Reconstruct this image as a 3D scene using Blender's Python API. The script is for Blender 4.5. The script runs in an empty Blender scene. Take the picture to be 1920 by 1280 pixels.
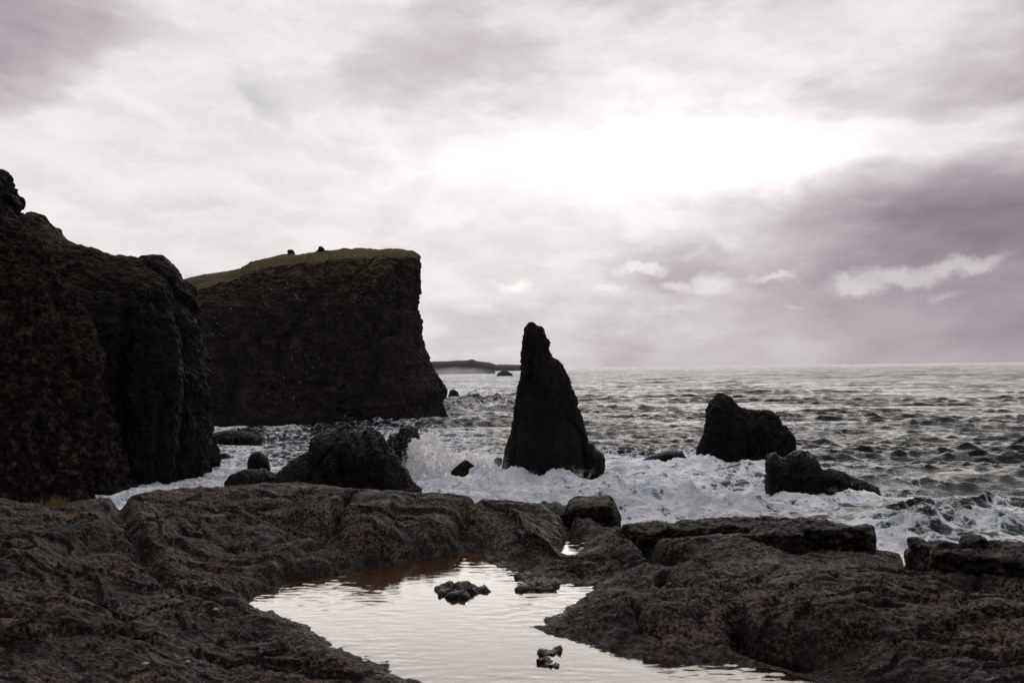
import bpy, math, random
import numpy as np
from mathutils import Vector, Matrix

# ------------------------------------------------------------------ camera, render settings
sc = bpy.context.scene
COL = sc.collection
F = 1600.0                    # focal length in photo pixels (1920 wide), 30 mm on 36 mm
CAM = np.array([0.0, 0.0, 10.0])
PITCH = math.atan(49.0 / F)
ROLL = 0.0125
_f = np.array([0, math.cos(PITCH), math.sin(PITCH)])
_u0 = np.array([0, -math.sin(PITCH), math.cos(PITCH)])
_r0 = np.array([1.0, 0, 0])
CX = math.cos(ROLL) * _r0 - math.sin(ROLL) * _u0
CY = math.sin(ROLL) * _r0 + math.cos(ROLL) * _u0
cd = bpy.data.cameras.new('camera')
cam = bpy.data.objects.new('camera', cd)
COL.objects.link(cam)
cam.matrix_world = Matrix(((CX[0], CY[0], -_f[0], CAM[0]), (CX[1], CY[1], -_f[1], CAM[1]),
                           (CX[2], CY[2], -_f[2], CAM[2]), (0, 0, 0, 1)))
cd.lens = 30; cd.sensor_width = 36
cd.clip_start = 0.1; cd.clip_end = 60000
cd.dof.use_dof = True; cd.dof.focus_distance = 75; cd.dof.aperture_fstop = 4.0
sc.camera = cam
sc.view_settings.view_transform = 'Standard'; sc.view_settings.look = 'None'
sc.view_settings.exposure = 0.0; sc.view_settings.gamma = 1.0
sc.cycles.max_bounces = 5; sc.cycles.volume_bounces = 3
sc.cycles.use_denoising = True
sc.cycles.use_adaptive_sampling = True
sc.cycles.adaptive_threshold = 0.02
sc.cycles.sample_clamp_indirect = 4.0

def ray(px, py):
    """world direction through a point of the 1920x1280 photograph"""
    px = np.asarray(px, float); py = np.asarray(py, float)
    a = (px - 960) / F; b = -(py - 640) / F
    return a[..., None] * CX + b[..., None] * CY + _f

def at_z(px, py, z):
    d = ray(px, py)
    return CAM + d * ((z - CAM[2]) / d[..., 2])[..., None]

def at_plane(px, py, a, b=0.0):
    """hit the upright plane y = a + b x"""
    d = ray(px, py)
    return CAM + d * (a / (d[..., 1] - b * d[..., 0]))[..., None]

def project(P):
    D = P - CAM
    w = D @ _f
    return 960 + F * (D @ CX) / w, 640 - F * (D @ CY) / w

# ------------------------------------------------------------------ node helpers
class G:
    def __init__(s, nt): s.nt = nt
    def node(s, t, **k):
        n = s.nt.nodes.new(t)
        for a, v in k.items(): setattr(n, a, v)
        return n
    def put(s, sock, v):
        if isinstance(v, bpy.types.NodeSocket): s.nt.links.new(v, sock)
        elif v is not None: sock.default_value = v
    def m(s, op, a, b=None, c=None, clamp=False):
        n = s.node('ShaderNodeMath', operation=op); n.use_clamp = clamp
        s.put(n.inputs[0], a)
        if b is not None: s.put(n.inputs[1], b)
        if c is not None: s.put(n.inputs[2], c)
        return n.outputs[0]
    def v(s, op, a, b=None, scale=None):
        n = s.node('ShaderNodeVectorMath', operation=op)
        s.put(n.inputs[0], a)
        if b is not None: s.put(n.inputs[1], b)
        if scale is not None: s.put(n.inputs['Scale'], scale)
        return n.outputs['Value'] if op in ('LENGTH', 'DISTANCE', 'DOT_PRODUCT') else n.outputs[0]
    def noise(s, vec, scale, detail=4, rough=0.55, dist=0.0, color=False):
        n = s.node('ShaderNodeTexNoise')
        s.put(n.inputs['Vector'], vec)
        s.put(n.inputs['Scale'], scale); n.inputs['Detail'].default_value = detail
        n.inputs['Roughness'].default_value = rough; n.inputs['Distortion'].default_value = dist
        return n.outputs['Color' if color else 'Fac']
    def vor(s, vec, scale, feature='F1', out='Distance', rand=1.0):
        n = s.node('ShaderNodeTexVoronoi', feature=feature)
        s.put(n.inputs['Vector'], vec); s.put(n.inputs['Scale'], scale)
        n.inputs['Randomness'].default_value = rand
        return n.outputs[out]
    def ramp(s, x, lo, hi, a=0.0, b=1.0):
        n = s.node('ShaderNodeMapRange', interpolation_type='SMOOTHSTEP')
        s.put(n.inputs[0], x); s.put(n.inputs[1], lo); s.put(n.inputs[2], hi)
        s.put(n.inputs[3], a); s.put(n.inputs[4], b)
        return n.outputs[0]
    def mix(s, f, a, b):
        n = s.node('ShaderNodeMix', data_type='RGBA')
        s.put(n.inputs[0], f)
        s.put(n.inputs[6], (*a, 1) if isinstance(a, tuple) else a)
        s.put(n.inputs[7], (*b, 1) if isinstance(b, tuple) else b)
        return n.outputs[2]
    def comb(s, x, y, z):
        n = s.node('ShaderNodeCombineXYZ')
        s.put(n.inputs[0], x); s.put(n.inputs[1], y); s.put(n.inputs[2], z)
        return n.outputs[0]
    def sep(s, v):
        n = s.node('ShaderNodeSeparateXYZ'); s.put(n.inputs[0], v)
        return n.outputs
    def bump(s, h, strength, dist, normal=None):
        n = s.node('ShaderNodeBump'); s.put(n.inputs['Height'], h)
        n.inputs['Strength'].default_value = strength; n.inputs['Distance'].default_value = dist
        if normal is not None: s.put(n.inputs['Normal'], normal)
        return n.outputs[0]

# ------------------------------------------------------------------ world: veiled sun behind stratus
SUN_AZ = math.radians(9.0)      # right of the view axis
SUN_EL = math.radians(21.0)
w = bpy.data.worlds.new('World'); sc.world = w; w.use_nodes = True
nt = w.node_tree; nt.nodes.clear(); g = G(nt)
tc = g.node('ShaderNodeTexCoord').outputs['Generated']
d = g.v('NORMALIZE', tc)
warp = g.noise(d, 2.2, 4, 0.5, color=True)
warp = g.v('SCALE', g.v('SUBTRACT', warp, (0.5, 0.5, 0.5)), scale=0.16)
warp2 = g.noise(g.v('MULTIPLY', d, (1.0, 1.0, 2.2)), 7.0, 5, 0.55, color=True)
warp2 = g.v('SCALE', g.v('SUBTRACT', warp2, (0.5, 0.5, 0.5)), scale=0.075)
dw = g.v('ADD', g.v('ADD', d, warp), warp2)
def azel(vec):
    x, y, z = g.sep(vec)
    return g.m('ARCTAN2', x, y), g.m('ARCTAN2', z, g.m('SQRT', g.m('ADD', g.m('MULTIPLY', x, x), g.m('MULTIPLY', y, y))))
az, el = azel(dw)
def blob(az, el, px, py, sx, sy, amp, tilt=0.0):
    q = ray(px, py); a0 = math.atan2(q[0], q[1]); e0 = math.atan2(q[2], math.hypot(q[0], q[1]))
    u = g.m('SUBTRACT', az, a0); v = g.m('SUBTRACT', el, e0)
    if tilt:
        u2 = g.m('ADD', g.m('MULTIPLY', u, math.cos(tilt)), g.m('MULTIPLY', v, math.sin(tilt)))
        v = g.m('SUBTRACT', g.m('MULTIPLY', v, math.cos(tilt)), g.m('MULTIPLY', u, math.sin(tilt))); u = u2
    u = g.m('MULTIPLY', u, F / sx); v = g.m('MULTIPLY', v, F / sy)
    r = g.m('ADD', g.m('MULTIPLY', u, u), g.m('MULTIPLY', v, v))
    return g.m('MULTIPLY', g.m('EXPONENT', g.m('MULTIPLY', r, -0.5)), amp)
L = None
for b in [(700, 110, 480, 120, .17), (1350, 50, 380, 70, .14), (500, 500, 420, 60, .10), (1560, 285, 170, 26, .35, .12), (560, 350, 420, 110, .34), (360, 150, 100, 150, .32, -.7), (900, 370, 420, 70, .36), (640, 110, 170, 60, .16),
          (960, 60, 200, 90, -.10), (1420, 110, 220, 60, .30), (10, 60, 170, 100, -.20), (1880, 440, 330, 75, -.22), (1700, 410, 200, 40, -.10), (1250, 150, 300, 24, -.08),
          (1900, 180, 150, 40, -.14), (300, 620, 420, 130, .32), (1050, 560, 330, 120, .10), (1780, 250, 200, 22, .26), (60, 330, 160, 60, .12),
          (1850, 620, 300, 80, -.20), (1850, 20, 200, 60, -.06), (60, 190, 160, 60, -.10), (780, 190, 120, 60, -.10)]:
    k = blob(az, el, *b)
    L = k if L is None else g.m('ADD', L, k)
L = g.m('ADD', L, .585)
L = g.m('ADD', L, g.ramp(el, .46, 1.1, 0.0, .65))
# fall-off away from the sun: the sky behind the viewer is darker
x, y, z = g.sep(d)
back = g.ramp(g.m('ADD', y, g.m('MULTIPLY', z, .9)), -0.3, 0.75, 0.30, 1.0)
L = g.m('MULTIPLY', L, back)
tex = g.noise(g.v('ADD', g.v('MULTIPLY', d, (1.6, 1.0, 4.2)), warp), 3.2, 8, 0.56)
L = g.m('MULTIPLY', L, g.ramp(tex, 0.30, 0.70, 0.80, 1.16))
L = g.m('MAXIMUM', L, 0.05)
L = g.m('MINIMUM', L, g.m('ADD', .66, g.m('MULTIPLY', L, .22)))
L = g.m('MINIMUM', L, g.m('ADD', .79, g.m('MULTIPLY', L, .08)))
tex2 = g.noise(g.v('ADD', g.v('MULTIPLY', d, (2.2, 1.0, 5.0)), g.v('SCALE', warp2, scale=3.0)), 5.5, 7, .58)
L = g.m('MULTIPLY', L, g.ramp(tex2, .30, .68, .89, 1.06))
glow = g.m('ADD', g.m('ADD', blob(az, el, 1270, 282, 140, 42, .9), blob(az, el, 1200, 300, 320, 90, .13)), g.m('ADD', blob(az, el, 1010, 345, 200, 40, .20), blob(az, el, 1460, 330, 130, 38, .22, .2)))
L = g.m('ADD', L, g.m('MULTIPLY', glow, g.ramp(tex, 0.2, 0.6, .6, 1.1)))
col = g.mix(g.ramp(L, 0.2, 0.85), (1.0, 0.850, 0.965), (1.0, 0.945, 0.945))
# small low cumulus, brighter than the bank behind them
cw = g.noise(d, 26.0, 6, 0.62, color=True)
cw = g.v('SCALE', g.v('SUBTRACT', cw, (0.5, 0.5, 0.5)), scale=0.042)
az2, el2 = azel(g.v('ADD', d, cw))
Cc = None
for b in [(1205, 502, 36, 11, 1.), (968, 537, 36, 12, .75), (1140, 547, 30, 7, .6), (1275, 535, 34, 11, .8), (1335, 528, 36, 17, 1.),
          (1450, 524, 42, 7, .75), (1375, 455, 38, 15, .6, -.4), (1310, 478, 36, 10, .5), (1610, 530, 46, 19, 1.), (1690, 517, 60, 13, .9),
          (1790, 500, 60, 13, .9, .15), (1275, 580, 44, 8, .5), (1768, 553, 26, 9, .55), (1490, 572, 22, 5, .5), (1040, 575, 60, 12, .5)]:
    k = blob(az2, el2, *b)
    Cc = k if Cc is None else g.m('MAXIMUM', Cc, k)
cum = g.ramp(Cc, 0.22, 0.85)
Lc = g.m('ADD', g.m('MULTIPLY', L, 0.75), 0.24)
L = g.m('ADD', g.m('MULTIPLY', L, g.m('SUBTRACT', 1.0, g.m('MULTIPLY', cum, 0.85))), g.m('MULTIPLY', Lc, g.m('MULTIPLY', cum, 0.85)))
L = g.m('MULTIPLY', L, g.m('ADD', 1.0, g.m('MULTIPLY', cum, 0.22)))
col = g.mix(g.m('MULTIPLY', cum, 0.7), col, (1.0, 0.95, 0.94))
cloud = g.v('SCALE', col, scale=L)
sky = g.node('ShaderNodeTexSky', sky_type='NISHITA'); sky.sun_disc = False
sky.sun_elevation = SUN_EL; sky.sun_rotation = SUN_AZ
bg1 = g.node('ShaderNodeBackground'); g.put(bg1.inputs[0], sky.outputs[0]); bg1.inputs[1].default_value = 0.06
bg2 = g.node('ShaderNodeBackground'); g.put(bg2.inputs[0], cloud); bg2.inputs[1].default_value = 1.0
gap = None
for b in [(490, 190, 34, 16, .55, -.6), (380, 385, 60, 9, .3), (525, 225, 20, 10, .4, -.8)]:
    k = blob(az2, el2, *b)
    gap = k if gap is None else g.m('MAXIMUM', gap, k)
mx = g.node('ShaderNodeMixShader'); g.put(mx.inputs[0], gap)
nt.links.new(bg2.outputs[0], mx.inputs[1]); nt.links.new(bg1.outputs[0], mx.inputs[2])
wo = g.node('ShaderNodeOutputWorld'); nt.links.new(mx.outputs[0], wo.inputs[0])
w.cycles.sampling_method = 'MANUAL'; w.cycles.sample_map_resolution = 512

# ------------------------------------------------------------------ sun, spread by the cloud
sl = bpy.data.lights.new('sun', 'SUN'); so = bpy.data.objects.new('sun', sl); COL.objects.link(so)
sl.energy = 1.5; sl.angle = math.radians(60); sl.color = (1.0, 0.93, 0.86)
sd = Vector((math.sin(SUN_AZ) * math.cos(SUN_EL), math.cos(SUN_AZ) * math.cos(SUN_EL), math.sin(SUN_EL)))
so.rotation_euler = sd.to_track_quat('Z', 'Y').to_euler()
so.location = (30, 150, 120)

# ------------------------------------------------------------------ numpy noise
rng = np.random.RandomState(7)
PERM = rng.permutation(256).astype(np.int32); PERM = np.concatenate([PERM, PERM, PERM])
GR = rng.normal(size=(256, 3)); GR /= np.linalg.norm(GR, axis=1)[:, None]; GR = GR.astype(np.float32)
A2 = rng.uniform(0, 2 * math.pi, 256); GR2 = np.stack([np.cos(A2), np.sin(A2)], 1).astype(np.float32)
def perlin3(p):
    p = np.asarray(p, np.float32)
    i = np.floor(p).astype(np.int32); f = p - i; i &= 255
    u = f * f * f * (f * (f * 6 - 15) + 10)
    out = np.zeros(len(p), np.float32)
    for dx in (0, 1):
        wx = u[:, 0] if dx else 1 - u[:, 0]
        a = PERM[(i[:, 0] + dx) & 255]
        for dy in (0, 1):
            wy = wx * (u[:, 1] if dy else 1 - u[:, 1])
            b = PERM[(a + i[:, 1] + dy) & 255]
            for dz in (0, 1):
                wz = wy * (u[:, 2] if dz else 1 - u[:, 2])
                gr = GR[PERM[(b + i[:, 2] + dz) & 255]]
                out += wz * (gr[:, 0] * (f[:, 0] - dx) + gr[:, 1] * (f[:, 1] - dy) + gr[:, 2] * (f[:, 2] - dz))
    return out * 1.6
def perlin2(x, y):
    x = np.asarray(x, np.float32); y = np.asarray(y, np.float32)
    ix = np.floor(x).astype(np.int32); iy = np.floor(y).astype(np.int32); fx = x - ix; fy = y - iy
    ix &= 255; iy &= 255
    ux = fx * fx * fx * (fx * (fx * 6 - 15) + 10); uy = fy * fy * fy * (fy * (fy * 6 - 15) + 10)
    out = np.zeros(x.shape, np.float32)
    for dx in (0, 1):
        wx = ux if dx else 1 - ux
        a = PERM[(ix + dx) & 255]
        for dy in (0, 1):
            gr = GR2[PERM[(a + iy + dy) & 255]]
            out += wx * (uy if dy else 1 - uy) * (gr[..., 0] * (fx - dx) + gr[..., 1] * (fy - dy))
    return out * 1.5
def fbm3(p, octs=4, lac=2.03, gain=0.5):
    o = 0; a = 1.0
    for k in range(octs):
        o = o + a * perlin3(p + 17.3 * k); p = p * lac; a *= gain
    return o
def ridged3(p, octs=4, gain=0.5):
    o = 0; a = 1.0
    for k in range(octs):
        o = o + a * (1 - 2.2 * np.abs(perlin3(p + 11.7 * k))); p = p * 2.07; a *= gain
    return o
def fbm2(x, y, octs=4, gain=0.5):
    o = 0; a = 1.0
    for k in range(octs):
        o = o + a * perlin2(x + 19.1 * k, y - 7.7 * k); x = x * 2.03; y = y * 2.03; a *= gain
    return o
def ridged2(x, y, octs=4, gain=0.5):
    o = 0; a = 1.0
    for k in range(octs):
        o = o + a * (1 - 2.2 * np.abs(perlin2(x + 19.1 * k, y - 7.7 * k))); x = x * 2.03; y = y * 2.03; a *= gain
    return o
def cells3(p):
    """nearest cell: distance, second distance, and a random value of the cell"""
    i = np.floor(p).astype(np.int32); f1 = np.full(len(p), 9.0); f2 = f1.copy(); idv = np.zeros(len(p))
    for dx in (-1, 0, 1):
        for dy in (-1, 0, 1):
            for dz in (-1, 0, 1):
                c = i + np.array([dx, dy, dz])
                h = PERM[(PERM[(PERM[c[:, 0] & 255] + c[:, 1]) & 255] + c[:, 2]) & 255]
                q = c + 0.5 + 0.45 * GR[h]
                dd = np.linalg.norm(p - q, axis=1)
                nw = dd < f1
                f2 = np.where(nw, f1, np.minimum(f2, dd)); idv = np.where(nw, h / 255.0, idv); f1 = np.where(nw, dd, f1)
    return f1, f2, idv
def coarse(fn, X, Y, k=6):
    """evaluate a smooth field on every k-th row and column and interpolate"""
    ri = np.unique(np.r_[np.arange(0, X.shape[0], k), X.shape[0] - 1]); ci = np.unique(np.r_[np.arange(0, X.shape[1], k), X.shape[1] - 1])
    C = fn(X[np.ix_(ri, ci)], Y[np.ix_(ri, ci)])
    A_ = np.stack([np.interp(np.arange(X.shape[1]), ci, row) for row in C])
    i = np.searchsorted(ri, np.arange(X.shape[0]), 'right') - 1; i = np.clip(i, 0, len(ri) - 2)
    t = ((np.arange(X.shape[0]) - ri[i]) / (ri[i + 1] - ri[i]))[:, None]
    return A_[i] * (1 - t) + A_[i + 1] * t
def cells2(x, y):
    ix = np.floor(x).astype(np.int32); iy = np.floor(y).astype(np.int32)
    f1 = np.full(x.shape, 9.0, np.float32); f2 = f1.copy(); idv = np.zeros(x.shape, np.float32)
    for dx in (-1, 0, 1):
        for dy in (-1, 0, 1):
            h = PERM[(PERM[(ix + dx) & 255] + iy + dy) & 255]
            dd = np.hypot(x - (ix + dx + .5 + .42 * GR2[h, 0]), y - (iy + dy + .5 + .42 * GR2[h, 1]))
            nw = dd < f1; f2 = np.where(nw, f1, np.minimum(f2, dd)); idv = np.where(nw, h / 255.0, idv); f1 = np.where(nw, dd, f1)
    return f1, f2, idv
def sstep(x, a, b):
    t = np.clip((x - a) / (b - a), 0, 1); return t * t * (3 - 2 * t)

# ------------------------------------------------------------------ geometry helpers
def mesh_np(name, V, Fq, smooth=True):
    me = bpy.data.meshes.new(name)
    V = np.asarray(V, np.float32); Fq = np.asarray(Fq, np.int32); k = Fq.shape[1]
    me.vertices.add(len(V)); me.vertices.foreach_set('co', V.ravel())
    me.loops.add(Fq.size); me.loops.foreach_set('vertex_index', Fq.ravel())
    me.polygons.add(len(Fq)); me.polygons.foreach_set('loop_start', np.arange(0, Fq.size, k, dtype=np.int32))
    me.polygons.foreach_set('loop_total', np.full(len(Fq), k, np.int32))
    me.update(calc_edges=True)
    me.polygons.foreach_set('use_smooth', np.full(len(Fq), smooth))
    return me
def link(name, me, mat, parent=None, label=None, cat=None, group=None, kind=None):
    o = bpy.data.objects.new(name, me); COL.objects.link(o)
    if mat: me.materials.clear(); me.materials.append(mat)
    if parent: o.parent = parent
    if label: o['label'] = label
    if cat: o['category'] = cat
    if group: o['group'] = group
    if kind: o['kind'] = kind
    return o
def attr(me, name, v):
    a = me.attributes.new(name, 'FLOAT', 'POINT'); a.data.foreach_set('value', np.asarray(v, np.float32))
def seg_dist(X, Y, poly, closed=True, skip=()):
    """distance and nearest point to a polyline"""
    best = np.full(X.shape, 1e9); nx = np.zeros(X.shape); ny = np.zeros(X.shape)
    n = len(poly)
    for k in range(n if closed else n - 1):
        if k in skip: continue
        x0, y0 = poly[k]; x1, y1 = poly[(k + 1) % n]
        ex, ey = x1 - x0, y1 - y0
        t = np.clip(((X - x0) * ex + (Y - y0) * ey) / (ex * ex + ey * ey + 1e-12), 0, 1)
        qx = x0 + t * ex; qy = y0 + t * ey
        dd = np.hypot(X - qx, Y - qy); m = dd < best
        best = np.where(m, dd, best); nx = np.where(m, qx, nx); ny = np.where(m, qy, ny)
    return best, nx, ny
def inside(X, Y, poly):
    r = np.zeros(X.shape, bool); n = len(poly)
    for k in range(n):
        x0, y0 = poly[k]; x1, y1 = poly[(k + 1) % n]
        if y0 == y1: continue
        c = ((y0 > Y) != (y1 > Y)) & (X < (x1 - x0) * (Y - y0) / (y1 - y0) + x0)
        r ^= c
    return r
def remesh(me, voxel):
    o = bpy.data.objects.new('tmp', me); COL.objects.link(o)
    m = o.modifiers.new('r', 'REMESH'); m.mode = 'VOXEL'; m.voxel_size = voxel
    dg = bpy.context.evaluated_depsgraph_get(); ev = o.evaluated_get(dg)
    e = ev.to_mesh()
    n = len(e.vertices); V = np.empty(n * 3, np.float32); e.vertices.foreach_get('co', V)
    N = np.empty(n * 3, np.float32); e.vertex_normals.foreach_get('vector', N)
    e.calc_loop_triangles()
    nf = len(e.polygons); tot = np.empty(nf, np.int32); e.polygons.foreach_get('loop_total', tot)
    li = np.empty(len(e.loops), np.int32); e.loops.foreach_get('vertex_index', li)
    Fq = li.reshape(-1, 4) if (tot == 4).all() else None
    if Fq is None:
        Fq = np.empty(len(e.loop_triangles) * 3, np.int32); e.loop_triangles.foreach_get('vertices', Fq); Fq = Fq.reshape(-1, 3)
    ev.to_mesh_clear(); bpy.data.objects.remove(o); bpy.data.meshes.remove(me)
    return V.reshape(-1, 3).astype(np.float64), N.reshape(-1, 3).astype(np.float64), Fq

def rock(name, outline, a, b, front, back, R, voxel, disp, mat, label, cat, group=None, zbot=-3.0, smooth=False, dpx=None, bulge=None, kind=None, post=None, power=.5):
    """A rock whose outline, traced in the picture, is stood up at its own distance and given real depth.
    outline: pixel points; the last two are continued down to zbot. a,b: its upright plane y = a + b x."""
    P = at_plane([p[0] for p in outline], [p[1] for p in outline], a, b)
    poly = [(q[0], q[2]) for q in P]
    poly[0] = (poly[0][0], zbot); poly[-1] = (poly[-1][0], zbot)     # first and last stand on the bottom
    xs = np.array([q[0] for q in poly]); zs = np.array([q[1] for q in poly])
    st = voxel * 1.0
    gx = np.arange(xs.min() - st, xs.max() + 2 * st, st); gz = np.arange(zs.min() - st, zs.max() + 2 * st, st)
    X, Z = np.meshgrid(gx, gz)
    ins = inside(X, Z, poly)
    n = len(poly)
    dd, _, _ = seg_dist(X, Z, poly, True, skip=(n - 1,))
    _, qx, qz = seg_dist(X, Z, poly, True)
    u = np.clip(dd / R, 0, 1)
    T = (1 - (1 - u) ** 2) ** power
    if bulge is not None: T = T * bulge(X, Z)
    cellm = ins[:-1, :-1] | ins[1:, :-1] | ins[:-1, 1:] | ins[1:, 1:]
    T = np.where(ins, T, 0); X = np.where(ins, X, qx); Z = np.where(ins, Z, qz)
    Yp = a + b * X
    nv = X.size; idx = np.arange(nv).reshape(X.shape)
    ex = (((dpx if dpx is not None else np.mean([p[0] for p in outline])) - 960) / F)      # it goes back along the line of sight, not across it
    Vf = np.stack([X - ex * front * T, Yp - front * T, Z], -1).reshape(-1, 3); Vb = np.stack([X + ex * back * T, Yp + back * T, Z], -1).reshape(-1, 3)
    bi = np.where(ins, idx + nv, idx)
    c = np.argwhere(cellm); r, q = c[:, 0], c[:, 1]
    Ff = np.stack([idx[r, q], idx[r, q + 1], idx[r + 1, q + 1], idx[r + 1, q]], 1)
    Fb = np.stack([bi[r, q], bi[r + 1, q], bi[r + 1, q + 1], bi[r, q + 1]], 1)
    Vv = np.concatenate([Vf, Vb]); Ff = np.concatenate([Ff, Fb])
    used = np.unique(Ff); mp = np.full(len(Vv), -1); mp[used] = np.arange(len(used))
    me = mesh_np('tmp', Vv[used], mp[Ff])
    V, N, Fq = remesh(me, voxel)
    V = V + N * disp(V, N)[:, None]
    if post is not None: V = post(V, N)
    return link(name, mesh_np(name, V, Fq, smooth), mat, None, label, cat, group, kind)

def craggy(big, small, s, col=0.0, strata=0.0, off=0.0, cell=0.0, facet=0.0, zc=.45):
    """displacement: big lumps of size s, finer broken detail, upright ribs, level ledges, blocky faces"""
    def f(V, N):
        P = V + off
        d = big * (0.7 * fbm3(P / s, 3) + 0.35 * ridged3(P / (s * 0.55) + 5, 3) - .2)
        d = d + small * (ridged3(P / (s * 0.14), 4, 0.6) - .4)
        if col:
            Q = P * np.array([1, 1, 0.16]) + 0.25 * s * np.stack([perlin3(P / s), perlin3(P / s + 9), 0 * P[:, 0]], 1)
            d = d + col * (ridged3(Q / (s * 0.5), 3) - .5)
        if strata:
            Q = P * np.array([0.18, 0.18, 1.0])
            d = d + strata * (ridged3(Q / (s * 0.3) + 3, 3, .6) - .4)
        if cell:
            f1, f2, idv = cells3(P / (s * 0.3) + 0.2 * fbm3(P / s, 2)[:, None])
            d = d + cell * ((idv - .5) - 0.9 * np.exp(-((f2 - f1) / .08) ** 2) * .4)
        if facet:      # jointed faces: tall angular blocks standing at slightly different depths
            Q = P * np.array([1, 1, zc]) / s + .12 * fbm3(P / (s * .6), 2)[:, None]
            f1, f2, idv = cells3(Q)
            d = d + facet * (1.3 * (idv - .5) + .7 * np.minimum(f2 - f1, .3) / .3)
        return (d - d.mean()) * (1 - .6 * np.clip(N[:, 2], 0, 1))
    return f
def refine(V):
    return V

# ------------------------------------------------------------------ materials
def new_mat(name):
    m = bpy.data.materials.new(name); m.use_nodes = True
    nt = m.node_tree; nt.nodes.clear(); g = G(nt)
    out = g.node('ShaderNodeOutputMaterial'); b = g.node('ShaderNodeBsdfPrincipled')
    nt.links.new(b.outputs[0], out.inputs[0])
    geo = g.node('ShaderNodeNewGeometry')
    return m, g, b, geo
def rock_mat(name, dark, light, sc_, rough=(.35, .75), grass=None, spots=False, bump=0.4, bdist=0.1, wet=None, lo=.48, hi=.72, spec=.4):
    m, g, b, geo = new_mat(name)
    P = geo.outputs['Position']; N = g.sep(geo.outputs['Normal'])
    n1 = g.noise(P, sc_, 8, 0.65); n2 = g.noise(P, sc_ * 5.3, 6, 0.65); n3 = g.noise(P, sc_ * 0.23, 4, 0.5)
    if grass:
        band = g.noise(g.v('MULTIPLY', P, (.12, .12, 1.0)), sc_ * 1.3, 5, .6); streak = g.noise(g.v('MULTIPLY', P, (1, 1, .10)), sc_ * .9, 5, .6)
        n3 = g.m('ADD', g.m('MULTIPLY', band, .9), g.m('MULTIPLY', streak, .9)); n3 = g.m('SUBTRACT', n3, .40)
    f = g.ramp(g.m('ADD', g.m('MULTIPLY', n1, .5), g.m('ADD', g.m('MULTIPLY', n2, .35), g.m('MULTIPLY', n3, .15))), lo, hi)
    c = g.mix(f, dark, light)
    r = g.ramp(n2, .35, .65, rough[0], rough[1])
    if grass:
        up = g.m('ADD', N[2], g.m('MULTIPLY', g.m('SUBTRACT', g.m('ADD', g.m('MULTIPLY', n1, .6), g.m('MULTIPLY', n2, .4)), .5), 2.4))
        gf = g.m('MULTIPLY', g.ramp(up, grass[2], grass[3]), g.ramp(g.m('ADD', g.sep(P)[2], g.m('MULTIPLY', g.m('SUBTRACT', n3, .5), grass[5])), grass[4], grass[4] + 4))
        gc = g.mix(g.ramp(n2, .35, .65), grass[0], grass[1])
        c = g.mix(gf, c, gc); r = g.m('MAXIMUM', r, g.m('MULTIPLY', gf, .9))
    if spots:     # droppings and nesting sea birds on the ledges
        v = g.vor(g.v('MULTIPLY', P, (1, 1, 1.6)), 1.3); mk = g.ramp(g.noise(P, .13, 4), .55, .62)
        sf = g.m('MULTIPLY', g.m('MULTIPLY', g.ramp(v, .19, .12), mk), g.ramp(g.noise(P, 5.0, 2), .45, .55))
        c = g.mix(sf, c, (.62, .58, .56))
    g.put(b.inputs['Base Color'], c); g.put(b.inputs['Roughness'], r)
    b.inputs['Specular IOR Level'].default_value = spec
    h = g.m('ADD', g.m('MULTIPLY', n1, 1.0), g.m('MULTIPLY', g.noise(P, sc_ * 9, 5, .7), .35))
    g.put(b.inputs['Normal'], g.bump(h, bump, bdist))
    return m
M_head = rock_mat('headland basalt', (.017, .0135, .0135), (.090, .066, .056), 0.5, (.8, .98),
                  ((.045, .040, .012), (.100, .074, .032), .40, 1.0, 20.0, 12.0), True, .5, .5, spec=.05)
M_cliff = rock_mat('dark cliff basalt', (.005, .0042, .0044), (.038, .028, .024), 0.9, (.5, .9),
                   ((.012, .012, .006), (.03, .022, .012), .5, .9, 15.0, 8.0), False, .5, .3, spec=.05)
M_slope = rock_mat('scree slope', (.007, .0055, .0055), (.125, .088, .062), 1.6, (.6, .95),
                   ((.014, .014, .007), (.05, .034, .018), .45, .9, 6.0, 14.0), False, .7, .3, lo=.50, hi=.66, spec=.04)
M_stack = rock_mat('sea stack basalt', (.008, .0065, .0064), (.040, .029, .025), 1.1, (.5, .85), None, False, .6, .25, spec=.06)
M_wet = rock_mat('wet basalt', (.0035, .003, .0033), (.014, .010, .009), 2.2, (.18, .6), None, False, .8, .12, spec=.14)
M_slab = rock_mat('ledge slab basalt', (.006, .005, .005), (.130, .090, .064), 15.0, (.55, .9), None, False, .7, .02, lo=.50, hi=.64, spec=.14)
M_far = rock_mat('far coast', (.01, .009, .009), (.02, .017, .015), .05, (.8, .95), None, False, .1, .5, spec=.1)

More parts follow.
